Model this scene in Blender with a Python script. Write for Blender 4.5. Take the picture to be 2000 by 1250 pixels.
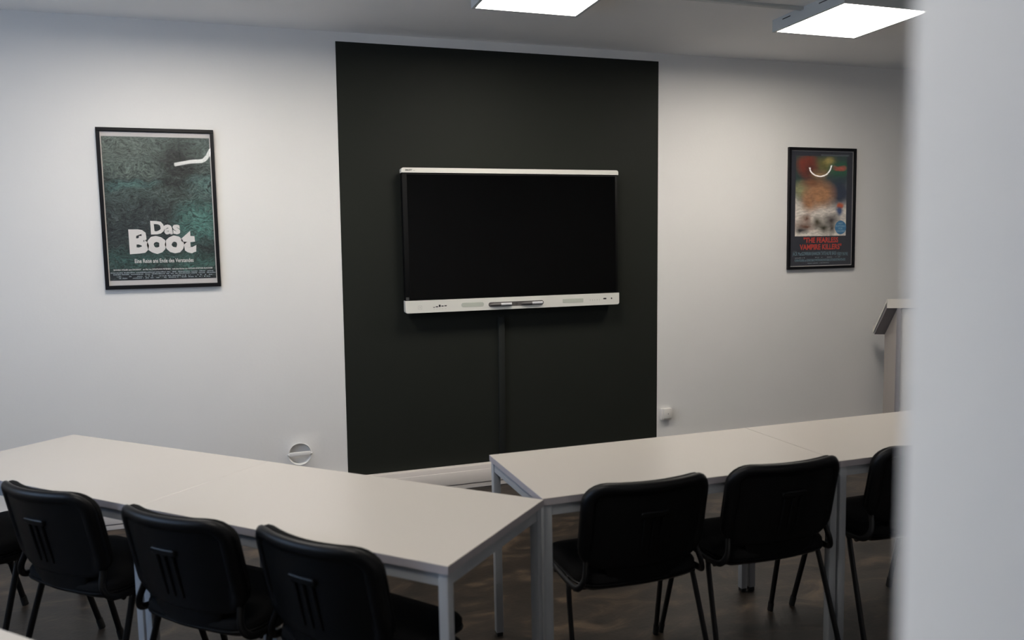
import bpy, bmesh, math, random
from mathutils import Vector, Matrix
random.seed(7)
S = bpy.context.scene
COL = S.collection
for o in list(bpy.data.objects):
    bpy.data.objects.remove(o)

# ------------------------------------------------------------------ camera
CAM_POS = Vector((-0.3996, -4.9753, 1.5697))
F_PX, YAW, PITCH, ROLL = 1545.1, 0.3217, -0.0907, -0.0192
fw = Vector((math.sin(YAW)*math.cos(PITCH), math.cos(YAW)*math.cos(PITCH), math.sin(PITCH)))
r0 = Vector((math.cos(YAW), -math.sin(YAW), 0)); u0 = r0.cross(fw)
rt = math.cos(ROLL)*r0 + math.sin(ROLL)*u0
up = -math.sin(ROLL)*r0 + math.cos(ROLL)*u0
cd = bpy.data.cameras.new('camera'); cam = bpy.data.objects.new('camera', cd); COL.objects.link(cam)
cam.matrix_world = Matrix(((rt.x, up.x, -fw.x, CAM_POS.x), (rt.y, up.y, -fw.y, CAM_POS.y),
                           (rt.z, up.z, -fw.z, CAM_POS.z), (0, 0, 0, 1)))
cd.sensor_fit = 'HORIZONTAL'; cd.sensor_width = 36.0; cd.lens = F_PX*36/2000
cd.clip_start = 0.02; cd.clip_end = 100
cd.dof.use_dof = True; cd.dof.focus_distance = 4.6; cd.dof.aperture_fstop = 2.4
S.camera = cam

# ------------------------------------------------------------------ light
PANEL_POWER = 25.0                      # radiance of the ceiling panel diffusers
PANEL_COL = (1.0, 0.93, 0.84)
SKY_STRENGTH = 4.7
world = bpy.data.worlds.new('overcast_sky'); S.world = world
world.use_nodes = True
bg = world.node_tree.nodes['Background']
bg.inputs[0].default_value = (0.50, 0.69, 1.0, 1); bg.inputs[1].default_value = SKY_STRENGTH
S.view_settings.view_transform = 'Standard'; S.view_settings.look = 'None'
S.view_settings.gamma = 1.0; S.view_settings.use_curve_mapping = False
S.view_settings.exposure = 0.08

# ------------------------------------------------------------------ helpers
def lin(c):
    out = []
    for v in c[:3]:
        v /= 255.0
        out.append(v/12.92 if v <= 0.04045 else ((v+0.055)/1.055)**2.4)
    return (*out, 1.0)

MATS = {}
def mat(name, rgb, rough=0.5, metal=0.0, bump=0.0, bscale=200.0, var=0.0, vscale=3.0, spec=0.5, emit=None, estr=0.0):
    if name in MATS: return MATS[name]
    m = bpy.data.materials.new(name); m.use_nodes = True
    nt = m.node_tree; b = nt.nodes['Principled BSDF']
    b.inputs['Base Color'].default_value = lin(rgb)
    b.inputs['Roughness'].default_value = rough
    b.inputs['Metallic'].default_value = metal
    b.inputs['Specular IOR Level'].default_value = spec
    tc = nt.nodes.new('ShaderNodeTexCoord')
    if bump:
        n = nt.nodes.new('ShaderNodeTexNoise'); n.inputs['Scale'].default_value = bscale; n.inputs['Detail'].default_value = 4
        bp = nt.nodes.new('ShaderNodeBump'); bp.inputs['Strength'].default_value = bump; bp.inputs['Distance'].default_value = 0.002
        nt.links.new(tc.outputs['Object'], n.inputs['Vector'])
        nt.links.new(n.outputs['Fac'], bp.inputs['Height']); nt.links.new(bp.outputs['Normal'], b.inputs['Normal'])
    if var:
        n = nt.nodes.new('ShaderNodeTexNoise'); n.inputs['Scale'].default_value = vscale; n.inputs['Detail'].default_value = 5
        rp = nt.nodes.new('ShaderNodeValToRGB')
        c = lin(rgb); k0, k1 = 1-var, 1+var
        rp.color_ramp.elements[0].position = 0.3; rp.color_ramp.elements[1].position = 0.7
        rp.color_ramp.elements[0].color = (c[0]*k0, c[1]*k0, c[2]*k0, 1)
        rp.color_ramp.elements[1].color = (min(1, c[0]*k1), min(1, c[1]*k1), min(1, c[2]*k1), 1)
        nt.links.new(tc.outputs['Object'], n.inputs['Vector'])
        nt.links.new(n.outputs['Fac'], rp.inputs['Fac']); nt.links.new(rp.outputs['Color'], b.inputs['Base Color'])
    if emit:
        b.inputs['Emission Color'].default_value = (*emit, 1); b.inputs['Emission Strength'].default_value = estr
    MATS[name] = m
    return m

WALL = mat('white_wall_paint', (226, 224, 221), 0.75, bump=0.25, bscale=60, var=0.012, vscale=2.0, spec=0.2)
CEIL = mat('ceiling_paint', (238, 237, 236), 0.8, bump=0.15, bscale=80, spec=0.2)
DARK = mat('dark_green_wall_paint', (36, 38, 34), 0.6, bump=0.2, bscale=60, spec=0.12)
TRUNK = mat('white_plastic_trunking', (222, 214, 207), 0.4)
TOP = mat('pale_grey_laminate', (188, 182, 174), 0.28, bump=0.02, bscale=400, spec=0.7)
EDGE = mat('grey_edge_band', (152, 147, 150), 0.45)
STEEL = mat('silver_grey_powder_coat', (146, 149, 153), 0.42, bump=0.05, bscale=500)
BLACKP = mat('black_moulded_plastic', (5, 5, 6), 0.42, bump=0.1, bscale=350, spec=0.22)
FABRIC = mat('black_woven_fabric', (7, 7, 8), 0.9, bump=0.5, bscale=900, spec=0.15)
BLACKM = mat('black_painted_steel', (5, 5, 6), 0.4, spec=.3)
RUBBER = mat('black_rubber', (8, 8, 8), 0.7)
TVW = mat('off_white_display_plastic', (218, 216, 208), 0.4)
TVB = mat('black_display_bezel', (3, 3, 3), 0.55, spec=.2)
SCREEN = mat('black_screen_glass', (2, 2, 2), 0.14, spec=0.2)
PORT = mat('port_black', (12, 12, 12), 0.5)
GRILLE = mat('grey_green_speaker_cloth', (182, 186, 174), 0.7)
TRAYM = mat('dark_grey_pen_tray', (86, 82, 80), 0.5)
PENW = mat('pen_silver_white', (206, 206, 208), 0.3)
FRAMEB = mat('black_picture_frame', (9, 8, 12), 0.45, spec=.25)
PAPER = mat('white_poster_paper', (205, 200, 197), 0.7)
INKW = mat('white_print_ink', (222, 218, 214), 0.7)
INKG = mat('grey_print_ink', (150, 160, 165), 0.7)
INKR = mat('red_print_ink', (205, 62, 44), 0.7)
INKB = mat('pale_blue_print_ink', (130, 165, 178), 0.7)
HOUS = mat('white_lamp_housing', (196, 200, 200), 0.5)
SOCK = mat('white_socket_plastic', (224, 220, 214), 0.4)
LECW = mat('white_lectern_laminate', (216, 210, 200), 0.45)
LECG = mat('grey_lectern_metal', (120, 114, 116), 0.45)
PANE = None

def build(name, bm, m, parent=None, smooth=False):
    bmesh.ops.recalc_face_normals(bm, faces=bm.faces[:])
    me = bpy.data.meshes.new(name); bm.to_mesh(me); bm.free()
    if m: me.materials.append(m)
    if smooth:
        for p in me.polygons: p.use_smooth = True
        try: me.set_sharp_from_angle(angle=math.radians(42))
        except Exception: pass
    o = bpy.data.objects.new(name, me); COL.objects.link(o)
    if parent: o.parent = parent
    return o

def tag(o, label=None, cat=None, group=None, kind=None):
    if label: o['label'] = label
    if cat: o['category'] = cat
    if group: o['group'] = group
    if kind: o['kind'] = kind
    return o

def thing(name, label, cat, loc=(0, 0, 0), rz=0.0, group=None):
    o = bpy.data.objects.new(name, None); COL.objects.link(o)
    o.empty_display_size = 0.1
    o.location = loc; o.rotation_euler = (0, 0, rz)
    return tag(o, label, cat, group)

def copy_tree(o, parent=None):
    c = o.copy(); COL.objects.link(c); c.parent = parent
    for ch in o.children: copy_tree(ch, c)
    return c

def add_box(bm, x0, x1, y0, y1, z0, z1, bev=0.0, seg=2, mtx=None):
    r = bmesh.ops.create_cube(bm, size=1.0)
    vs = r['verts']
    bmesh.ops.scale(bm, vec=(x1-x0, y1-y0, z1-z0), verts=vs)
    bmesh.ops.translate(bm, vec=((x0+x1)/2, (y0+y1)/2, (z0+z1)/2), verts=vs)
    if bev:
        es = list({e for v in vs for e in v.link_edges})
        r = bmesh.ops.bevel(bm, geom=es, offset=bev, segments=seg, affect='EDGES', profile=0.5)
        vs = list({v for f in r['faces'] for v in f.verts} | {v for v in vs if v.is_valid})
    if mtx: bmesh.ops.transform(bm, matrix=mtx, verts=vs)
    return vs

def box(name, m, parent, *a, bev=0.0, seg=2, mtx=None):
    bm = bmesh.new(); add_box(bm, *a, bev=bev, seg=seg, mtx=mtx)
    return build(name, bm, m, parent, smooth=bool(bev))

def add_tube(bm, pts, ra, rb=None, n=12, updir=(1, 0, 0), cap=True):
    """sweep an ellipse (ra along updir, rb along the other normal) along a polyline"""
    rb = rb or ra
    pts = [Vector(p) for p in pts]; rings = []
    for i, p in enumerate(pts):
        t = (pts[min(i+1, len(pts)-1)] - pts[max(i-1, 0)]).normalized()
        a = Vector(updir); a = (a - t*a.dot(t))
        if a.length < 1e-4: a = t.orthogonal()
        a.normalize(); b = t.cross(a)
        rings.append([bm.verts.new(p + a*ra*math.cos(2*math.pi*k/n) + b*rb*math.sin(2*math.pi*k/n)) for k in range(n)])
    for A, B in zip(rings, rings[1:]):
        for k in range(n):
            bm.faces.new((A[k], A[(k+1) % n], B[(k+1) % n], B[k]))
    if cap:
        bm.faces.new(rings[0][::-1]); bm.faces.new(rings[-1])

def smooth_path(pts, n=6):
    """Catmull-Rom through pts"""
    P = [Vector(p) for p in pts]; P = [2*P[0]-P[1]] + P + [2*P[-1]-P[-2]]
    out = []
    for i in range(1, len(P)-2):
        a, b, c, d = P[i-1:i+3]
        for k in range(n):
            t = k/n
            out.append(0.5*((2*b) + (c-a)*t + (2*a-5*b+4*c-d)*t*t + (3*b-a-3*c+d)*t**3))
    out.append(P[-2])
    return out

def rrect(hw, hh, r, nc=6, ne=8):
    """rounded rectangle outline, subdivided edges, constant point count"""
    r = max(min(r, hw-1e-4, hh-1e-4), 1e-4)
    pts = []
    cs = [(hw-r, hh-r, 0), (-(hw-r), hh-r, 90), (-(hw-r), -(hh-r), 180), (hw-r, -(hh-r), 270)]
    for i, (cx, cy, a0) in enumerate(cs):
        for k in range(nc+1):
            a = math.radians(a0 + 90*k/nc)
            pts.append((cx + r*math.cos(a), cy + r*math.sin(a)))
        nx, ny, na = cs[(i+1) % 4]
        a = math.radians(na); q = (nx + r*math.cos(a), ny + r*math.sin(a)); p = pts[-1]
        for k in range(1, ne):
            pts.append((p[0]+(q[0]-p[0])*k/ne, p[1]+(q[1]-p[1])*k/ne))
    return pts

def shell_mesh(bm, hw, hh, r, prof, fmap, fan_steps=6):
    """closed solid from an outline: prof = list of (inset, depth), front to back;
    both ends are filled by shrinking rings to the middle. fmap(u, v, d) -> 3-D"""
    def ring(inset, d):
        return [bm.verts.new(fmap(u, v, d)) for u, v in rrect(hw-inset, hh-inset, r-inset)]
    def fill(inset, d, rings, front):
        base = rrect(hw-inset, hh-inset, r-inset)
        out = []
        for k in range(1, fan_steps):
            s = 1-k/fan_steps
            out.append([bm.verts.new(fmap(u*s, v*s, d)) for u, v in base])
        c = bm.verts.new(fmap(0, 0, d))
        return out, c
    rings = [ring(i, d) for i, d in prof]
    def skin(A, B):
        n = len(A)
        for k in range(n):
            bm.faces.new((A[k], A[(k+1) % n], B[(k+1) % n], B[k]))
    for A, B in zip(rings, rings[1:]): skin(A, B)
    for end in (0, -1):
        rs, c = fill(*prof[end], rings, end == 0)
        seq = [rings[end]] + rs
        for A, B in zip(seq, seq[1:]): skin(A, B)
        L = seq[-1]; n = len(L)
        for k in range(n): bm.faces.new((L[k], L[(k+1) % n], c))

def add_disc(bm, c, r, y0, y1, n=24):
    """short cylinder along y"""
    A = [bm.verts.new((c[0]+r*math.cos(2*math.pi*k/n), y0, c[1]+r*math.sin(2*math.pi*k/n))) for k in range(n)]
    B = [bm.verts.new((c[0]+r*math.cos(2*math.pi*k/n), y1, c[1]+r*math.sin(2*math.pi*k/n))) for k in range(n)]
    for k in range(n): bm.faces.new((A[k], A[(k+1) % n], B[(k+1) % n], B[k]))
    bm.faces.new(A); bm.faces.new(B)

def text(name, body, m, parent, x0, x1, z0, z1, y, bold=0.0, thick=0.0006, spacing=1.0, rough=0.0):
    """flat lettering fitted into the rectangle x0..x1, z0..z1 on a plane facing -y"""
    cu = bpy.data.curves.new('tmp', 'FONT'); cu.body = body; cu.size = 1.0
    cu.offset = bold; cu.extrude = 0.0; cu.resolution_u = 3; cu.space_character = spacing
    cu.align_x = 'CENTER'
    ob = bpy.data.objects.new('tmp', cu); COL.objects.link(ob)
    dg = bpy.context.evaluated_depsgraph_get()
    me = bpy.data.meshes.new_from_object(ob.evaluated_get(dg))
    bpy.data.objects.remove(ob); bpy.data.curves.remove(cu)
    xs = [v.co.x for v in me.vertices]; ys = [v.co.y for v in me.vertices]
    ax, bx, ay, by = min(xs), max(xs), min(ys), max(ys)
    rnd = random.Random(len(body)*7+3)
    for v in me.vertices:
        v.co = Vector((x0+(v.co.x-ax)/(bx-ax)*(x1-x0) + rnd.uniform(-rough, rough), y-thick,
                       z0+(v.co.y-ay)/(by-ay)*(z1-z0) + rnd.uniform(-rough, rough)))
    me.name = name; me.materials.clear(); me.materials.append(m)
    o = bpy.data.objects.new(name, me); COL.objects.link(o); o.parent = parent
    return o

# ------------------------------------------------------------------ room shell
X0, X1, Y0, Y1, H = -3.05, 6.3, -7.6, 0.0, 2.887
def structure(o, label=None, cat=None):
    return tag(o, label, cat, kind='structure')

# floor: dark brown mottled vinyl
m = bpy.data.materials.new('dark_stone_look_vinyl'); m.use_nodes = True; MATS['floor'] = m
nt = m.node_tree; b = nt.nodes['Principled BSDF']
tc = nt.nodes.new('ShaderNodeTexCoord'); mp = nt.nodes.new('ShaderNodeMapping')
mp.inputs['Rotation'].default_value = (0, 0, 0.5); mp.inputs['Scale'].default_value = (1, 1.8, 1)
n1 = nt.nodes.new('ShaderNodeTexNoise'); n1.inputs['Scale'].default_value = 3.2; n1.inputs['Detail'].default_value = 9; n1.inputs['Roughness'].default_value = 0.62; n1.inputs['Distortion'].default_value = 1.3
rp = nt.nodes.new('ShaderNodeValToRGB'); e = rp.color_ramp.elements
e[0].position = 0.36; e[0].color = lin((26, 22, 18)); e[1].position = 0.70; e[1].color = lin((84, 70, 56))
x = e.new(0.52); x.color = lin((42, 35, 29))
n2 = nt.nodes.new('ShaderNodeTexNoise'); n2.inputs['Scale'].default_value = 60; n2.inputs['Detail'].default_value = 6
bp = nt.nodes.new('ShaderNodeBump'); bp.inputs['Strength'].default_value = 0.25; bp.inputs['Distance'].default_value = 0.003
nt.links.new(tc.outputs['Object'], mp.inputs['Vector']); nt.links.new(mp.outputs['Vector'], n1.inputs['Vector'])
nt.links.new(tc.outputs['Object'], n2.inputs['Vector'])
nt.links.new(n1.outputs['Fac'], rp.inputs['Fac']); nt.links.new(rp.outputs['Color'], b.inputs['Base Color'])
nt.links.new(n2.outputs['Fac'], bp.inputs['Height']); nt.links.new(bp.outputs['Normal'], b.inputs['Normal'])
b.inputs['Roughness'].default_value = 0.42; b.inputs['Specular IOR Level'].default_value = 0.4
structure(box('floor', m, None, X0-.2, X1+.2, Y0-.2, .2, -.1, 0))
structure(box('ceiling', CEIL, None, X0-.2, X1+.2, Y0-.2, .2, H, H+.1))
structure(box('wall_right', WALL, None, X1, X1+.15, Y0, Y1, 0, H))
structure(box('wall_rear', DARK, None, X0, X1, Y0-.15, Y0, 0, H))  # unseen wall; dark colour chosen to cut bounce onto camera-facing surfaces

# front wall with the round recess by the left table
RC = (-0.1405, 0.325); RR = 0.066
bm = bmesh.new()
q = 0.14; n = 32
ang = [math.radians(45 + 360*k/n) for k in range(n)]
def sqpt(a):
    c, s = math.cos(a), math.sin(a); k = q/max(abs(c), abs(s)); return (RC[0]+c*k, RC[1]+s*k)
rings = [[bm.verts.new((sqpt(a)[0], 0, sqpt(a)[1])) for a in ang]]
for r, y in ((RR+.010, 0), (RR+.002, -.004), (RR-.002, .000), (RR-.004, .010), (RR-.005, .024), (.03, .025)):
    rings.append([bm.verts.new((RC[0]+r*math.cos(a), y, RC[1]+r*math.sin(a))) for a in ang])
for A, B in zip(rings, rings[1:]):
    for k in range(n): bm.faces.new((A[k], A[(k+1) % n], B[(k+1) % n], B[k]))
bm.faces.new(rings[-1])
sq = rings[0]
def V(x, z): return bm.verts.new((x, 0, z))
xs = [X0, RC[0]-q, RC[0]+q, X1]; zs = [0, RC[1]-q, RC[1]+q, H]
for i in range(3):
    for j in range(3):
        if i == 1 and j == 1: continue
        bm.faces.new((V(xs[i], zs[j]), V(xs[i+1], zs[j]), V(xs[i+1], zs[j+1]), V(xs[i], zs[j+1])))
add_box(bm, X0, X1, .05, .2, 0, H)
wf = structure(build('wall_front', bm, WALL, None, smooth=True))
# bar across the recess
bm = bmesh.new(); add_box(bm, RC[0]-.064, RC[0]+.064, -.009, .004, RC[1]-.011, RC[1]+.014, bev=.003)
bar = build('recess_bar', bm, WALL, wf, True)
for s in (-1, 1):
    bm = bmesh.new(); bmesh.ops.create_uvsphere(bm, u_segments=12, v_segments=8, radius=.008)
    bmesh.ops.translate(bm, vec=(RC[0]+s*.068, -.003, RC[1]+.001), verts=bm.verts[:])
    build('bar_end', bm, WALL, wf, True)

# dark painted panel (the painted edges are not quite plumb)
P = [(0.170, 2.831), (2.359, 2.831), (2.336, 0.13), (0.147, 0.13)]
bm = bmesh.new()
A = [bm.verts.new((x, -.0015, z)) for x, z in P]; B = [bm.verts.new((x, .001, z)) for x, z in P]
bm.faces.new(A); bm.faces.new(B)
for k in range(4): bm.faces.new((A[k], A[(k+1) % 4], B[(k+1) % 4], B[k]))
pp = build('painted_panel', bm, DARK, wf); pp['label'] = 'dark green-black painted wall panel'

# left wall with two windows (daylight)
LW = X0-.25
WIN = [(-3.7, -1.3)]; WZ0, WZ1 = 0.9, 2.5
bm = bmesh.new()
add_box(bm, LW, X0, Y0-.15, .2, 0, WZ0); add_box(bm, LW, X0, Y0-.15, .2, WZ1, H)
ys = [Y0-.15] + [v for w in WIN for v in w] + [.2]
for i in range(0, len(ys), 2): add_box(bm, LW, X0, ys[i], ys[i+1], WZ0, WZ1)
structure(build('wall_left', bm, WALL))
PANE = bpy.data.materials.new('clear_glass'); PANE.use_nodes = True
nt = PANE.node_tree; nt.nodes.clear()
out = nt.nodes.new('ShaderNodeOutputMaterial'); mx = nt.nodes.new('ShaderNodeMixShader'); tr = nt.nodes.new('ShaderNodeBsdfTransparent')
gl = nt.nodes.new('ShaderNodeBsdfGlossy'); gl.inputs['Roughness'].default_value = 0.015; fr = nt.nodes.new('ShaderNodeFresnel'); ge = nt.nodes.new('ShaderNodeNewGeometry'); ma = nt.nodes.new('ShaderNodeMath'); ma.operation = 'MULTIPLY_ADD'; ma.inputs[1].default_value = 1/1.5-1.5; ma.inputs[2].default_value = 1.5
nt.links.new(ge.outputs['Backfacing'], ma.inputs[0]); nt.links.new(ma.outputs[0], fr.inputs['IOR'])
nt.links.new(fr.outputs[0], mx.inputs[0]); nt.links.new(tr.outputs[0], mx.inputs[1]); nt.links.new(gl.outputs[0], mx.inputs[2]); nt.links.new(mx.outputs[0], out.inputs[0])
for i, (a, c) in enumerate(WIN):
    bm = bmesh.new(); t = .07
    for (y0, y1, z0, z1) in ((a, c, WZ0, WZ0+t), (a, c, WZ1-t, WZ1), (a, a+t, WZ0, WZ1), (c-t, c, WZ0, WZ1), ((a+c)/2-.04, (a+c)/2+.04, WZ0, WZ1)):
        add_box(bm, X0-.17, X0-.10, y0, y1, z0, z1)
    w = structure(build('window_%d' % (i+1), bm, HOUS))
    box('pane', PANE, w, X0-.14, X0-.135, a+t, c-t, WZ0+t, WZ1-t)
    box('window_sill', HOUS, w, X0-.10, X0+.06, a-.04, c+.04, WZ0-.03, WZ0)
    ld = bpy.data.lights.new('window_portal', 'AREA'); ld.shape = 'RECTANGLE'; ld.size = c-a; ld.size_y = WZ1-WZ0
    ld.cycles.is_portal = True
    lo = bpy.data.objects.new('window_portal', ld); COL.objects.link(lo)
    lo.location = (X0-.2, (a+c)/2, (WZ0+WZ1)/2); lo.rotation_euler = (math.pi/2, 0, -math.pi/2)

# wall end right beside the camera (out of focus in the photograph)
structure(box('wall_partition', WALL, None, -.1262, X1, -4.84, -4.70, 0, H, bev=.004))

# cable trunking along the foot of the front wall
bm = bmesh.new(); add_box(bm, X0, X1, -.05, 0, 0, .15, bev=.003)
bb = structure(build('baseboard_front', bm, TRUNK, None, True))
box('trunking_lid', TRUNK, bb, X0, X1, -.053, -.048, .034, .118, bev=.0015)
box('joint_gap', mat('joint_shadow_grey', (120, 112, 108), .8), bb, X0, X1, -.0505, -.049, .028, .033)

# dark cable duct below the display
bm = bmesh.new()
add_box(bm, -.0215, .0215, -.022, 0, 0, .97, bev=.003)
for v in bm.verts: v.co.x += 1.1745 + (v.co.z+.15-.66)*.012; v.co.z += .15
dk = build('cable_duct', bm, mat('dark_duct_plastic', (36, 38, 36), .6, spec=.15), None, True)
tag(dk, 'dark vertical cable duct running from the display to the trunking', 'cable duct')

# ------------------------------------------------------------------ ceiling panels
DIFF = mat('lit_diffuser', (240, 238, 230), .5, emit=PANEL_COL, estr=PANEL_POWER)
def panel(x, y, label, slots=False):
    t = thing('ceiling_light', label, 'ceiling light', (x, y, H), 0, 'square ceiling panel lights')
    hw, lip, hh, rec = .30, .018, .070, .012
    bm = bmesh.new()
    O = [(-hw, -hw), (hw, -hw), (hw, hw), (-hw, hw)]; I = [(a*(hw-lip)/hw, c*(hw-lip)/hw) for a, c in O]
    loops = [[bm.verts.new((a, c, z)) for a, c in pts] for pts, z in ((O, 0), (O, -hh), (I, -hh), (I, -hh+rec), )]
    for A, B in zip(loops, loops[1:]):
        for k in range(4): bm.faces.new((A[k], A[(k+1) % 4], B[(k+1) % 4], B[k]))
    build('housing', bm, HOUS, t)
    box('diffuser', DIFF, t, -(hw-lip), hw-lip, -(hw-lip), hw-lip, -hh+rec, -hh+rec+.004)
    for yy in (-.14, .17):
        box('slot', PORT, t, -hw-.0015, -hw+.001, yy-.035, yy+.035, -.022, -.017)
    return t
PX = [-.79, 1.075, 2.93]
panel(PX[1], -1.175, 'lit square ceiling panel directly above the dark wall panel')
panel(PX[2], -1.185, 'lit square ceiling panel at top right, beside the blurred wall end')
panel(PX[0], -1.18, 'lit square ceiling panel outside the frame, above the left poster')
panel(PX[0], -3.65, 'lit square ceiling panel outside the frame, above the left table row')
bm = bmesh.new(); add_box(bm, PX[1]+.30, PX[2]-.30, -1.165, -1.135, H-.016, H, bev=.002)
tag(build('ceiling_cable_duct', bm, HOUS, None, True), 'thin pale cable duct on the ceiling between the two visible panel lights', 'cable duct')

# ------------------------------------------------------------------ tables
TH = .7456
def make_table():
    t = thing('table', '', 'table')
    L, D, tt = 1.2, .6, .024
    bm = bmesh.new(); add_box(bm, 0, L, 0, D, TH-.0016, TH, bev=.0006, seg=1)
    build('tabletop', bm, TOP, t)
    bm = bmesh.new(); add_box(bm, 0, L, 0, D, TH-tt, TH-.0016)
    build('edge_band', bm, EDGE, t)
    z1 = TH-tt; a = .036; s = .03; o = .005
    for y in (o+.004, D-o-.004-.02):
        box('apron', STEEL, t, o+s, L-o-s, y, y+.02, z1-a-.003, z1-.003, bev=.001, seg=1)
    for x in (o+.004, L-o-.004-.02):
        box('apron', STEEL, t, x, x+.02, o+s, D-o-s, z1-a-.003, z1-.003, bev=.001, seg=1)
    for x in (o, L-o-s):
        for y in (o, D-o-s):
            g = box('leg', STEEL, t, x, x+s, y, y+s, .015, z1-.002, bev=.0025)
            box('foot', RUBBER, g, x+.003, x+s-.003, y+.003, y+s-.003, 0, .016)
    return t
TAB0 = make_table()
def place_table(corner, ang, label, first=[True]):
    t = TAB0 if first[0] else copy_tree(TAB0)
    first[0] = False
    t.location = (corner[0], corner[1], 0); t.rotation_euler = (0, 0, ang); t['label'] = label; t['group'] = 'pale grey meeting tables'
    return t
# left rows stand at 45 degrees; ua points left and away, va to the back of the row
AA = .7918
ua = Vector((-math.cos(AA), math.sin(AA), 0)); va = Vector((math.sin(AA), math.cos(AA), 0))
A0 = Vector((.0612, -3.0234, 0))
GAP = .0015
c = A0 + ua*1.2;            place_table(c, -AA, 'pale grey table in the angled left row, its corner touching the right row')
c = A0 + ua*(2.4+GAP);      place_table(c, -AA, 'pale grey table at the far left end of the angled row')
c = A0 - va*1.309 + ua*1.2; place_table(c, -AA, 'pale grey table of which only a corner shows at the bottom left of the photo')
B0 = (.489, -2.5929)
place_table((B0[0], B0[1]), 0.0024, 'pale grey table of the right row below the wall display')
place_table((B0[0]+1.2+GAP*2, B0[1]+.003), 0.0024, 'pale grey table of the right row running behind the blurred wall end')

# ------------------------------------------------------------------ chairs
def make_chair():
    t = thing('stacking_chair', '', 'chair')
    # seat outline with a rounded rear edge
    def smap(inset, z, bulge=.028, hw=.235, hy=.186, r=.07):
        pts = []
        for x, y in rrect(hw-inset, hy-inset, r-inset):
            if y < 0: y -= bulge*(1-(x/hw)**2)*min(1, -y/.12)
            zz = z - (.012*((y-.08)/.1)**2 if y > .08 else 0)
            pts.append((x, y+.028, zz))
        return pts
    def solid(name, prof, m):
        bm = bmesh.new(); rings = [[bm.verts.new(p) for p in smap(i, z)] for i, z in prof]
        for A, B in zip(rings, rings[1:]):
            n = len(A)
            for k in range(n): bm.faces.new((A[k], A[(k+1) % n], B[(k+1) % n], B[k]))
        bm.faces.new(rings[0]); bm.faces.new(rings[-1])
        return build(name, bm, m, t, True)
    solid('seat', [(.012, .436), (.004, .443), (.004, .458), (.012, .468), (.03, .474), (.07, .476), (.12, .474)], FABRIC)
    solid('seat_shell', [(.165, .374), (.13, .377), (.095, .385), (.06, .397), (.03, .411), (.012, .423), (.002, .430), (.0, .436), (.006, .440), (.014, .440)], BLACKP)
    # backrest: leans back, curved round the sitter
    lean = math.radians(12)
    zc, yc = .649, -.222
    hw, hh, r = .236, .158, .075
    def bmap(u, v, d):
        if d > .0125:                          # no rolled rim along the foot of the shell
            k = max(0, min(1, (-.05-v)/.05))*max(0, min(1, (.215-abs(u))/.03))
            d = .0125 + (d-.0125)*(1-k)
        y = yc + .062*(u/hw)**2 - math.sin(lean)*v - d*math.cos(lean)
        z = zc + math.cos(lean)*v - d*math.sin(lean)*.5
        return (u, y - .02*(v/hh)**2*0, z)
    bm = bmesh.new()
    shell_mesh(bm, hw, hh, r, [(.006, -.004), (.0, .002), (-.001, .010), (.004, .019), (.013, .024), (.026, .024), (.034, .020), (.040, .013), (.05, .012)], bmap)
    bs = build('back_shell', bm, BLACKP, t, True)
    bm = bmesh.new()
    shell_mesh(bm, hw-.004, hh-.004, r, [(.05, -.042), (.025, -.038), (.010, -.030), (.002, -.018), (.0, -.006), (.004, -.002)], bmap)
    build('backrest', bm, FABRIC, t, True)
    # moulded tongue below the shell with ribbed grip
    bm = bmesh.new()
    def tmap(u, v, d): return bmap(u, v, d+.012)
    shell_mesh(bm, .052, .011, .009, [(.004, -.002), (.0, .001), (.0, .007), (.003, .010)], lambda u, v, d: tmap(u, v+.040, d), 3)
    build('grip_tab', bm, BLACKP, bs, True)
    for k in (-1, 0, 1):
        bm = bmesh.new()
        add_tube(bm, [tmap(k*.034, .026-.02*j, .003) for j in range(8)], .005, .004, 8)
        build('rib', bm, BLACKP, bs, True)
    # lower tongue of the shell reaching down behind the seat
    def lmap(u, v, d):
        k = (v+.062)/.124                      # 0 at the foot, 1 at the top
        q = u*(.72+.28*k)
        return (q, -.168 + .064*(q/hw)**2 - .026*k - d, .484 + v)
    bm = bmesh.new()
    shell_mesh(bm, .172, .062, .045, [(.008, -.004), (.0, .001), (.0, .007), (.004, .012), (.012, .014)], lmap, 5)
    build('shell_tongue', bm, BLACKP, bs, True)
    for s in (-1, 1):
        xt = s*.236
        path = smooth_path([(s*.205, -.158, .60), (s*.208, -.152, .53), (s*.222, -.168, .468), (s*.236, -.150, .432), (s*.240, -.10, .422), (s*.236, .0, .420), (s*.225, .12, .418)], 6)
        bm = bmesh.new(); add_tube(bm, path, .0085, .0125, 12, (1, 0, 0)); build('side_rail', bm, BLACKM, t, True)
        for (ty, fy) in ((.130, .235), (-.070, -.195)):
            bm = bmesh.new()
            add_tube(bm, smooth_path([(s*.232, ty-.03 if ty > 0 else ty+.03, .424), (s*.239, ty, .405), (s*.245, ty+(fy-ty)*.16, .35), (s*.264, fy, .012)], 5), .0085, .0125, 12, (1, 0, 0))
            g = build('leg', bm, BLACKM, t, True)
            bm = bmesh.new(); d = Vector((s*.019, fy-(ty+(fy-ty)*.16), -.338)).normalized()
            add_tube(bm, [Vector((s*.264, fy, .014))-d*.03, (s*.264, fy, .012), (s*.2642, fy+d.y*.012, .0)], .0105, .0145, 12, (1, 0, 0))
            build('foot', bm, RUBBER, g, True)
    for y in (-.10, .075):
        bm = bmesh.new(); add_tube(bm, [(-.235, y, .408), (.235, y, .408)], .009, .009, 10, (0, 1, 0)); build('crossbar', bm, BLACKM, t, True)
    return t
CH0 = make_chair()
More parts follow.
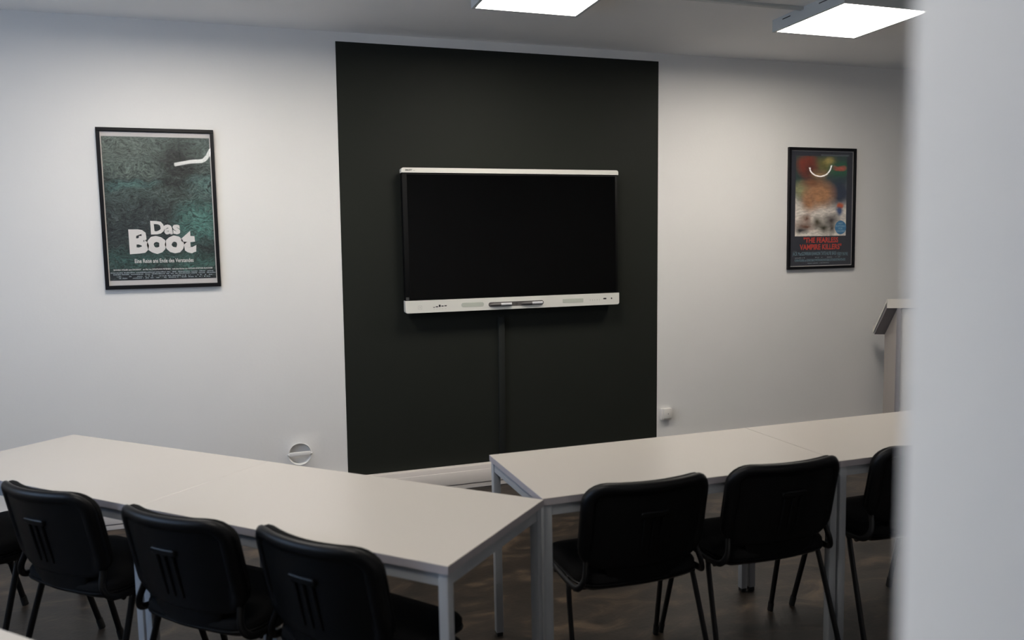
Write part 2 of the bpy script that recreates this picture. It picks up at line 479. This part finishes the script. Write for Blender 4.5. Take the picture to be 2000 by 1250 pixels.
def place_chair(p, rz, label, first=[True]):
    t = CH0 if first[0] else copy_tree(CH0)
    first[0] = False
    t.location = (p[0], p[1], 0); t.rotation_euler = (0, 0, rz); t['label'] = label; t['group'] = 'black stacking chairs pushed up to the tables'
for al, off, rz, lab in ((.368, .126, -.10, 'black stacking chair of the left row nearest the table corner'),
                     (.914, .111, 0, 'black stacking chair with the second full backrest from the left edge'),
                     (1.545, .116, 0, 'black stacking chair of the left row with the leftmost full backrest'),
                     (2.23, .14, 0, 'black stacking chair cut off by the left edge of the photo')):
    p = A0 + ua*al + va*off
    place_chair(p, -AA+rz, lab)
for x, y, rz, lab in ((.840, -2.465, 0, 'black stacking chair of the right row nearest the junction of the tables'),
                   (1.398, -2.455, 0.0, 'black stacking chair in the middle of the right row, in front of the table joint'),
                   (2.045, -2.445, 0.0, 'black stacking chair half hidden by the blurred wall end')):
    place_chair((x, y), rz, lab)

# ------------------------------------------------------------------ wall display
tv = thing('interactive_display', 'large black-screened interactive display with off-white bars on the dark wall panel', 'display', (1.262, 0, 1.625))
w, h = 1.470/2, .900/2
box('mount', BLACKM, tv, -.35, .35, -.04, 0, -.22, .22, bev=.004)
box('body', TVB, tv, -w+.004, w-.004, -.094, -.034, -h+.01, h-.006, bev=.004)
def bar(name, z0, z1):
    bm = bmesh.new()
    vs = add_box(bm, -w, w, -.102, -.05, z0, z1)
    top = z1 > 0
    es = [e for e in bm.edges if abs((e.verts[0].co-e.verts[1].co).y) > .04 and ((e.verts[0].co.z > 0) == top) and abs(e.verts[0].co.z - (z1 if top else z0)) < 1e-5]
    bmesh.ops.bevel(bm, geom=es, offset=.014, segments=5, affect='EDGES', profile=.5)
    return build(name, bm, TVW, tv, True)
tb = bar('top_bar', h-.030, h)
bbr = bar('bottom_bar', -h, -h+.078)
sc = box('screen', SCREEN, tv, -w+.034, w-.022, -.0965, -.093, -h+.086, h-.040)
text('lettering', 'SMART', mat('dark_print', (60, 60, 58), .6), tb, -w+.024, -w+.068, h-.020, h-.010, -.1021, bold=.02)
text('lettering', 'MX', mat('dark_print', (60, 60, 58), .6), tb, -w+.076, -w+.084, h-.020, h-.016, -.1021)
zb = -h+.040
def slot(x, z, a, c, name='port', m=PORT, r=.002, d=.0012):
    bm = bmesh.new()
    shell_mesh(bm, a/2, c/2, r, [(.0004, 0), (0, d*.5), (.0004, d)], lambda u, v, dd: (x+u, -.1018-dd, z+v), 2)
    return build(name, bm, m, bbr)
for dx, a, c, dz in ((.182, .012, .004, -.006), (.200, .016, .006, -.003), (.218, .012, .014, .002), (.236, .016, .006, 0.), (.256, .016, .006, .001)):
    slot(-w+dx, zb-.002+dz, a, c)
for dx in (.182, .200, .218, .236, .256): slot(-w+dx, zb-.019, .008, .0018, 'icon', mat('pale_print', (170, 170, 164), .6), .0005)
bm = bmesh.new()
for (u0, u1, v0, v1) in ((-.012, .012, .010, .0112), (-.012, .012, -.0112, -.010), (-.012, -.0108, -.011, .011), (.0108, .012, -.011, .011), (-.002, .002, -.003, .003)):
    add_box(bm, -w+.092+u0, -w+.092+u1, -.1026, -.1018, zb-.006+v0, zb-.006+v1)
build('icon', bm, MATS['pale_print'], bbr)
slot(-.300, zb-.001, .150, .028, 'speaker_grille', GRILLE, .0135); slot(.395, zb-.003, .150, .026, 'speaker_grille', GRILLE, .004)
slot(-.005, zb-.006, .380, .030, 'pen_tray', TRAYM, .0145)
bm = bmesh.new(); add_disc(bm, (-.004, zb-.006), .009, -.1036, -.1028); build('tray_button', bm, mat('tray_button', (70, 66, 64), .5), bbr)
for k in range(5): slot(w-.215+k*.017, zb-.004, .003, .008, 'button', MATS['pale_print'], .001)
slot(w-.107, zb+.002, .024, .010, 'sensor_window', PORT, .0048); slot(w-.057, zb+.002, .010, .011, 'sensor_window', PORT, .0048)
bm = bmesh.new()
add_box(bm, -w+.006, -w+.026, -.0952, -.0938, -h+.080, -h+.100); build('sticker', bm, mat('sticker_grey', (58, 58, 58), .6), tv)
for dx, lab in ((-.112, 'grey and white stylus lying in the left end of the display tray'), (.102, 'grey and white stylus lying in the right end of the display tray')):
    p = thing('stylus', lab, 'stylus', (1.262+dx, -.1125, 1.625+zb-.006), 0, 'styluses in the display tray')
    bm = bmesh.new(); add_tube(bm, [(-.002, 0, 0), (.066, 0, 0), (.071, 0, 0)], .0085, .0085, 14, (0, 0, 1)); build('barrel', bm, PENW, p, True)
    bm = bmesh.new(); n = 14
    prof = [(-.074, .002), (-.060, .006), (-.042, .0082), (-.002, .0086)]
    rings = [[bm.verts.new((x, r*math.cos(2*math.pi*k/n), r*math.sin(2*math.pi*k/n))) for k in range(n)] for x, r in prof]
    for A, B in zip(rings, rings[1:]):
        for k in range(n): bm.faces.new((A[k], A[(k+1) % n], B[(k+1) % n], B[k]))
    bm.faces.new(rings[0]); bm.faces.new(rings[-1])
    build('grip', bm, mat('pen_grip_grey', (98, 94, 92), .5), p, True)

# ------------------------------------------------------------------ wall socket
sk = thing('wall_socket', 'white surface-mounted socket box beside the dark wall panel', 'socket', (2.405, 0, .362))
box('back_box', SOCK, sk, -.040, .040, -.022, 0, -.042, .042, bev=.003)
box('cover', SOCK, sk, -.027, .040, -.034, -.021, -.030, .042, bev=.003)
bm = bmesh.new(); add_disc(bm, (.008, .004), .003, -.0345, -.0338, 12); build('screw', bm, PORT, sk)

# ------------------------------------------------------------------ posters
def node_art(name, W, Hh, base, blobs, noise_scale=6.0, distort=.10, grain=0.0, gscale=30):
    """print made of soft irregular colour patches. blobs: (u, v, ru, rv, colour, softness), v from the top"""
    m = bpy.data.materials.new(name); m.use_nodes = True; nt = m.node_tree; b = nt.nodes['Principled BSDF']
    b.inputs['Roughness'].default_value = .6
    L = nt.links.new
    tc = nt.nodes.new('ShaderNodeTexCoord')
    no = nt.nodes.new('ShaderNodeTexNoise'); no.inputs['Scale'].default_value = noise_scale; no.inputs['Detail'].default_value = 6
    L(tc.outputs['Object'], no.inputs['Vector'])
    sb = nt.nodes.new('ShaderNodeVectorMath'); sb.operation = 'SUBTRACT'; sb.inputs[1].default_value = (.5, .5, .5); L(no.outputs['Color'], sb.inputs[0])
    sc = nt.nodes.new('ShaderNodeVectorMath'); sc.operation = 'SCALE'; sc.inputs['Scale'].default_value = distort; L(sb.outputs[0], sc.inputs[0])
    ad = nt.nodes.new('ShaderNodeVectorMath'); ad.operation = 'ADD'; L(tc.outputs['Object'], ad.inputs[0]); L(sc.outputs[0], ad.inputs[1])
    cur = None
    rgb = nt.nodes.new('ShaderNodeRGB'); rgb.outputs[0].default_value = lin(base); cur = rgb.outputs[0]
    if grain:
        g = nt.nodes.new('ShaderNodeTexNoise'); g.inputs['Scale'].default_value = gscale; g.inputs['Detail'].default_value = 8; g.inputs['Roughness'].default_value = .7
        gm = nt.nodes.new('ShaderNodeMapping'); gm.inputs['Scale'].default_value = (.45, 1, 1.6); L(ad.outputs[0], gm.inputs['Vector']); L(gm.outputs[0], g.inputs['Vector'])
        gr = nt.nodes.new('ShaderNodeValToRGB'); gr.color_ramp.elements[0].position = .36; gr.color_ramp.elements[1].position = .66
        gr.color_ramp.elements[0].color = (1-grain, 1-grain, 1-grain, 1); gr.color_ramp.elements[1].color = (1+grain, 1+grain, 1+grain, 1)
        L(g.outputs['Fac'], gr.inputs['Fac'])
    for (u, v, ru, rv, col, soft) in blobs:
        s = nt.nodes.new('ShaderNodeVectorMath'); s.operation = 'SUBTRACT'; s.inputs[1].default_value = ((u-.5)*W, 0, (.5-v)*Hh); L(ad.outputs[0], s.inputs[0])
        d = nt.nodes.new('ShaderNodeVectorMath'); d.operation = 'MULTIPLY'; d.inputs[1].default_value = (1/(ru*W), 0, 1/(rv*Hh)); L(s.outputs[0], d.inputs[0])
        ln = nt.nodes.new('ShaderNodeVectorMath'); ln.operation = 'LENGTH'; L(d.outputs[0], ln.inputs[0])
        mr = nt.nodes.new('ShaderNodeMapRange'); mr.inputs['From Min'].default_value = 1-soft; mr.inputs['From Max'].default_value = 1+soft
        mr.inputs['To Min'].default_value = 1; mr.inputs['To Max'].default_value = 0; L(ln.outputs['Value'], mr.inputs['Value'])
        mx = nt.nodes.new('ShaderNodeMix'); mx.data_type = 'RGBA'; L(mr.outputs[0], mx.inputs[0]); L(cur, mx.inputs[6]); mx.inputs[7].default_value = lin(col)
        cur = mx.outputs[2]
    if grain:
        mu = nt.nodes.new('ShaderNodeMix'); mu.data_type = 'RGBA'; mu.blend_type = 'MULTIPLY'; mu.inputs[0].default_value = 1
        L(cur, mu.inputs[6]); L(gr.outputs['Color'], mu.inputs[7]); cur = mu.outputs[2]
    if grain > .5:                             # pale foam flecks in streaks
        g2 = nt.nodes.new('ShaderNodeTexNoise'); g2.inputs['Scale'].default_value = 55; g2.inputs['Detail'].default_value = 10; g2.inputs['Roughness'].default_value = .8
        m2 = nt.nodes.new('ShaderNodeMapping'); m2.inputs['Scale'].default_value = (.5, 1, 1.9); m2.inputs['Rotation'].default_value = (0, .35, 0)
        L(ad.outputs[0], m2.inputs['Vector']); L(m2.outputs[0], g2.inputs['Vector'])
        r2 = nt.nodes.new('ShaderNodeMapRange'); r2.inputs['From Min'].default_value = .52; r2.inputs['From Max'].default_value = .72; r2.inputs['To Max'].default_value = .55; L(g2.outputs['Fac'], r2.inputs['Value'])
        x2 = nt.nodes.new('ShaderNodeMix'); x2.data_type = 'RGBA'; L(r2.outputs[0], x2.inputs[0]); L(cur, x2.inputs[6]); x2.inputs[7].default_value = lin((138, 152, 146)); cur = x2.outputs[2]
    L(cur, b.inputs['Base Color'])
    return m

PW, PH = .612, .903
def frame(name, label, cx, cz, fwid):
    t = thing(name, label, 'poster', (cx, 0, cz), 0, 'framed posters')
    a, c = PW/2, PH/2
    for (x0, x1, z0, z1) in ((-a, a, c-fwid, c), (-a, a, -c, -c+fwid), (-a, -a+fwid, -c+fwid, c-fwid), (a-fwid, a, -c+fwid, c-fwid)):
        box('frame_rail', FRAMEB, t, x0, x1, -.024, -.003, z0, z1, bev=.0012, seg=1)
    box('backing', FRAMEB, t, -a+.005, a-.005, -.008, 0, -c+.005, c-.005)
    box('glass', PANE, t, -a+fwid-.002, a-fwid+.002, -.0172, -.0162, -c+fwid-.002, c-fwid+.002)
    return t
def U(u): return (u-.5)*PW
def Vv(v): return (.5-v)*PH
def dashes(name, m, parent, u0, u1, v, hh, y, seed, density=.8):
    """illegible small print: a broken row of tiny marks"""
    rnd = random.Random(seed); bm = bmesh.new(); x = U(u0)
    while x < U(u1):
        wd = rnd.uniform(.002, .009)
        if rnd.random() < density:
            k = hh*PH*rnd.uniform(.6, 1.)
            vs = [bm.verts.new((x+i*wd*.92, y-.0006, Vv(v)+j*k)) for i, j in ((0, 0), (1, 0), (1, 1), (0, 1))]
            bm.faces.new(vs)
        x += wd*1.12
    return build(name, bm, m, parent)

# left poster: murky green sea colours, a plain stand-in for the artwork
p1 = frame('framed_poster', 'black framed poster in murky sea green with big white title, left wall', -.853, 1.830, .019)
box('paper', PAPER, p1, U(.03), U(.97), -.011, -.008, Vv(.976), Vv(.024))
art = node_art('sea_green_print', PW, PH, (44, 52, 50), [
    (.5, .12, .80, .24, (84, 97, 91), .45), (.2, .10, .30, .14, (96, 106, 98), .6), (.68, .22, .17, .13, (38, 42, 40), .5),
    (.35, .335, .75, .035, (34, 40, 38), .5), (.27, .345, .17, .03, (78, 110, 106), .7), (.9, .36, .12, .05, (84, 112, 108), .8),
    (.3, .43, .5, .05, (66, 80, 76), .8), (.25, .52, .22, .05, (58, 68, 66), .8), (.4, .62, .4, .13, (38, 46, 47), .6), (.84, .60, .17, .12, (76, 118, 110), .7),
    (.9, .76, .16, .07, (36, 46, 45), .7), (.25, .82, .4, .06, (52, 82, 76), .8), (.85, .84, .2, .05, (60, 92, 84), .8), (.5, .93, .8, .045, (34, 40, 44), .3)],
    noise_scale=8, distort=.18, grain=.9, gscale=70)
pr = box('print', art, p1, U(.04), U(.96), -.0118, -.0108, Vv(.945), Vv(.052))
text('lettering', 'Das', INKW, pr, U(.408), U(.664), Vv(.660), Vv(.574), -.0118, bold=.045, rough=.0012)
text('lettering', 'Boot', INKW, pr, U(.222), U(.795), Vv(.782), Vv(.626), -.0118, bold=.06, rough=.002)
text('lettering', 'Eine Reise ans Ende des Verstandes', INKW, pr, U(.258), U(.766), Vv(.838), Vv(.812), -.0118, bold=.015)
text('lettering', 'BAVARIA ATELIER zeigt DAS BOOT   ein Film von WOLFGANG PETERSEN   nach dem Roman von LOTHAR-GÜNTHER BUCHHEIM', INKW, pr, U(.075), U(.930), Vv(.886), Vv(.872), -.0118, bold=.02)
for k, (v, a, c) in enumerate(((.900, .05, .945), (.911, .07, .95), (.924, .08, .93), (.935, .10, .90))):
    dashes('small_print', INKG, pr, a, c, v, .007, -.0118, 11+k, .86 if k < 2 else .55)

# right poster: dark sheet with soft colour patches, a plain stand-in for the artwork
p2 = frame('framed_poster', 'black framed dark poster with red title and colourful picture, right wall', 3.735, 1.820, .021)
box('paper', PAPER, p2, U(.035), U(.965), -.011, -.008, Vv(.977), Vv(.023))
sheet = box('print', mat('dark_slate_print', (44, 46, 56), .6, var=.06, vscale=6), p2, U(.043), U(.957), -.0118, -.0108, Vv(.971), Vv(.029))
art = node_art('colour_patch_print', PW*.76, PH*.66, (236, 227, 216), [
    (.5, .10, .8, .42, (52, 74, 70), .25), (.12, .25, .2, .3, (42, 66, 62), .4), (.85, .45, .30, .16, (44, 56, 78), .5),
    (.1, .42, .14, .10, (150, 150, 110), .5), (.60, .10, .20, .09, (120, 116, 60), .5), (.66, .07, .10, .05, (176, 158, 92), .5), (.22, .12, .18, .12, (142, 56, 34), .4), (.27, .20, .12, .10, (96, 44, 32), .6),
    (.46, .22, .13, .05, (160, 128, 88), .6), (.88, .16, .22, .10, (40, 98, 70), .3), (.86, .15, .12, .035, (196, 100, 82), .4),
    (.47, .47, .27, .15, (190, 138, 96), .45), (.27, .56, .14, .12, (178, 128, 90), .6), (.30, .34, .16, .05, (140, 92, 62), .6),
    (.88, .62, .07, .05, (206, 96, 48), .3), (.86, .69, .07, .05, (70, 96, 140), .5),
    (.20, .87, .17, .05, (116, 76, 56), .8), (.10, .93, .10, .035, (60, 56, 56), .7), (.44, .83, .06, .06, (90, 80, 60), .8), (.55, .90, .10, .06, (72, 66, 46), .8), (.70, .80, .12, .06, (60, 48, 46), .8), (.72, .90, .05, .06, (80, 70, 62), .8), (.22, .78, .08, .04, (140, 100, 80), .9)],
    noise_scale=9, distort=.07, grain=.25, gscale=40)
pic = box('picture', art, sheet, -PW*.38, PW*.38, -.0004, .0002, -PH*.33, PH*.33)
pic.location = (U(.488), -.0119, Vv(.396))
bm = bmesh.new(); add_disc(bm, (U(.787), Vv(.657)), .052, -.0128, -.0118, 32)
dsc = build('blue_disc', bm, mat('blue_disc_ink', (66, 132, 178), .6), sheet)
for k, s in enumerate(('NOT', 'SUITABLE', 'FOR', 'CHILDREN')):
    hwid = (.020, .046, .018, .044)[k]
    text('lettering', s, mat('disc_text_ink', (150, 190, 210), .6), dsc, U(.787)-hwid, U(.787)+hwid, Vv(.657)+.024-k*.0195, Vv(.657)+.037-k*.0195, -.0128, bold=.02)
text('lettering', 'METRO-GOLDWYN-MAYER presents ROMAN POLANSKI\'S', INKG, sheet, U(.48), U(.90), Vv(.069), Vv(.052), -.0118)
text('lettering', '"THE FEARLESS', INKR, sheet, U(.235), U(.755), Vv(.782), Vv(.736), -.0118, bold=.03)
text('lettering', 'VAMPIRE KILLERS"', INKR, sheet, U(.180), U(.805), Vv(.840), Vv(.792), -.0118, bold=.03)
text('lettering', 'JACK MacGOWRAN·SHARON TATE·ALFIE BASS·', INKB, sheet, U(.075), U(.735), Vv(.895), Vv(.857), -.0118, bold=.0)
text('lettering', 'FERDY MAYNE', INKB, sheet, U(.745), U(.905), Vv(.893), Vv(.865), -.0118, bold=.0)
text('lettering', 'Starring', INKG, sheet, U(.085), U(.135), Vv(.855), Vv(.847), -.0118)
dashes('small_print', INKG, sheet, .11, .25, .908, .006, -.0118, 31); dashes('small_print', INKG, sheet, .41, .51, .907, .006, -.0118, 32); dashes('small_print', INKG, sheet, .59, .66, .907, .006, -.0118, 33)
dashes('small_print', INKG, sheet, .72, .79, .906, .006, -.0118, 34)
text('lettering', 'ROMAN POLANSKI and GERARD BRACH·MARTIN RANSOHOFF·GENE GUTOWSKI·ROMAN POLANSKI', INKB, sheet, U(.11), U(.87), Vv(.937), Vv(.916), -.0118)
dashes('small_print', INKG, sheet, .30, .62, .954, .006, -.0118, 35)

# ------------------------------------------------------------------ lectern, turned towards the room
lec = thing('lectern', 'white slanted-top lectern on a grey post, half hidden by the blurred wall end', 'lectern', (0, 0, 0))
LP = Vector((3.985, -.42)); la = -.75+.25      # local -y faces the camera side
lec.location = (LP.x, LP.y, 0); lec.rotation_euler = (0, 0, la)
# origin: left end of the high front edge; x runs right along it, y runs back to the speaker
zt = 1.15; drop = .26; dep = .36; wd = .52
bm = bmesh.new()
def quadprism(bm, pts, x0, x1):
    A = [bm.verts.new((x0, y, z)) for y, z in pts]; B = [bm.verts.new((x1, y, z)) for y, z in pts]
    bm.faces.new(A); bm.faces.new(B[::-1])
    n = len(pts)
    for k in range(n): bm.faces.new((A[k], B[k], B[(k+1) % n], A[(k+1) % n]))
quadprism(bm, [(0, zt), (0, zt-.066), (.012, zt-.066), (.012, zt)], 0, wd); build('front_edge', bm, LECW, lec)
bm = bmesh.new(); quadprism(bm, [(.012, zt), (.012, zt-.022), (dep, zt-drop-.022), (dep, zt-drop)], 0, wd); build('reading_board', bm, LECW, lec)
bm = bmesh.new(); quadprism(bm, [(.0125, zt-.023), (.0125, zt-.060), (dep-.02, zt-drop-.034), (dep-.02, zt-drop-.0215)], .004, wd-.004); build('board_underside', bm, LECG, lec)
bm = bmesh.new(); quadprism(bm, [(dep, zt-drop-.03), (dep, zt-drop+.03), (dep+.014, zt-drop+.03), (dep+.014, zt-drop-.03)], 0, wd); build('paper_stop', bm, LECW, lec)
for x0 in (.075, wd-.075-.018):
    bm = bmesh.new(); quadprism(bm, [(.02, 0), (.02, zt-.064), (dep-.03, zt-drop-.034), (dep-.03, 0)], x0, x0+.018); build('side_panel', bm, mat('greige_lectern_panel', (168, 159, 151), .5), lec)
    box('post', LECG, lec, x0-.004, x0+.022, .004, .030, 0, zt-.062, bev=.002)
box('front_panel', LECW, lec, .095, wd-.095, .030, .046, .06, zt-.075)

# ------------------------------------------------------------------ pendant lamps seen mirrored in the poster glass
LED = mat('led_tube_glow', (240, 240, 240), .4, emit=(1, .97, .92), estr=9)
def pendant(name, label, pts, r, drops):
    t = thing(name, label, 'pendant lamp', (0, 0, 0))
    bm = bmesh.new(); add_tube(bm, smooth_path(pts, 8), r, r, 10, (0, 0, 1)); build('led_tube', bm, LED, t, True)
    for d in drops:
        bm = bmesh.new(); add_tube(bm, [d, (d[0], d[1], H)], .0015, .0015, 6); build('suspension_wire', bm, BLACKM, t)
        bm = bmesh.new(); add_tube(bm, [(d[0], d[1], H-.02), (d[0], d[1], H)], .03, .03, 16, (1, 0, 0)); build('ceiling_cup', bm, HOUS, t, True)
    return t
z = 2.5
pendant('wave_pendant', 'glowing wavy pendant tube mirrored in the left poster glass', [(-1.048, -4.046, z), (-.887, -3.779, z), (-.771, -3.668, z), (-.70, -3.22, z), (-.66, -2.81, z)], .018,
        [(-1.0, -3.97, z), (-.67, -2.92, z)])

pts = [(5.382, -2.2, 2.37), (5.399, -2.2, 2.327), (5.453, -2.2, 2.29), (5.527, -2.2, 2.277), (5.6, -2.2, 2.297), (5.647, -2.2, 2.341), (5.669, -2.2, 2.396)]
pendant('arc_pendant', 'small glowing half-ring pendant mirrored in the right poster glass', pts, .006, [pts[0], pts[-1]])
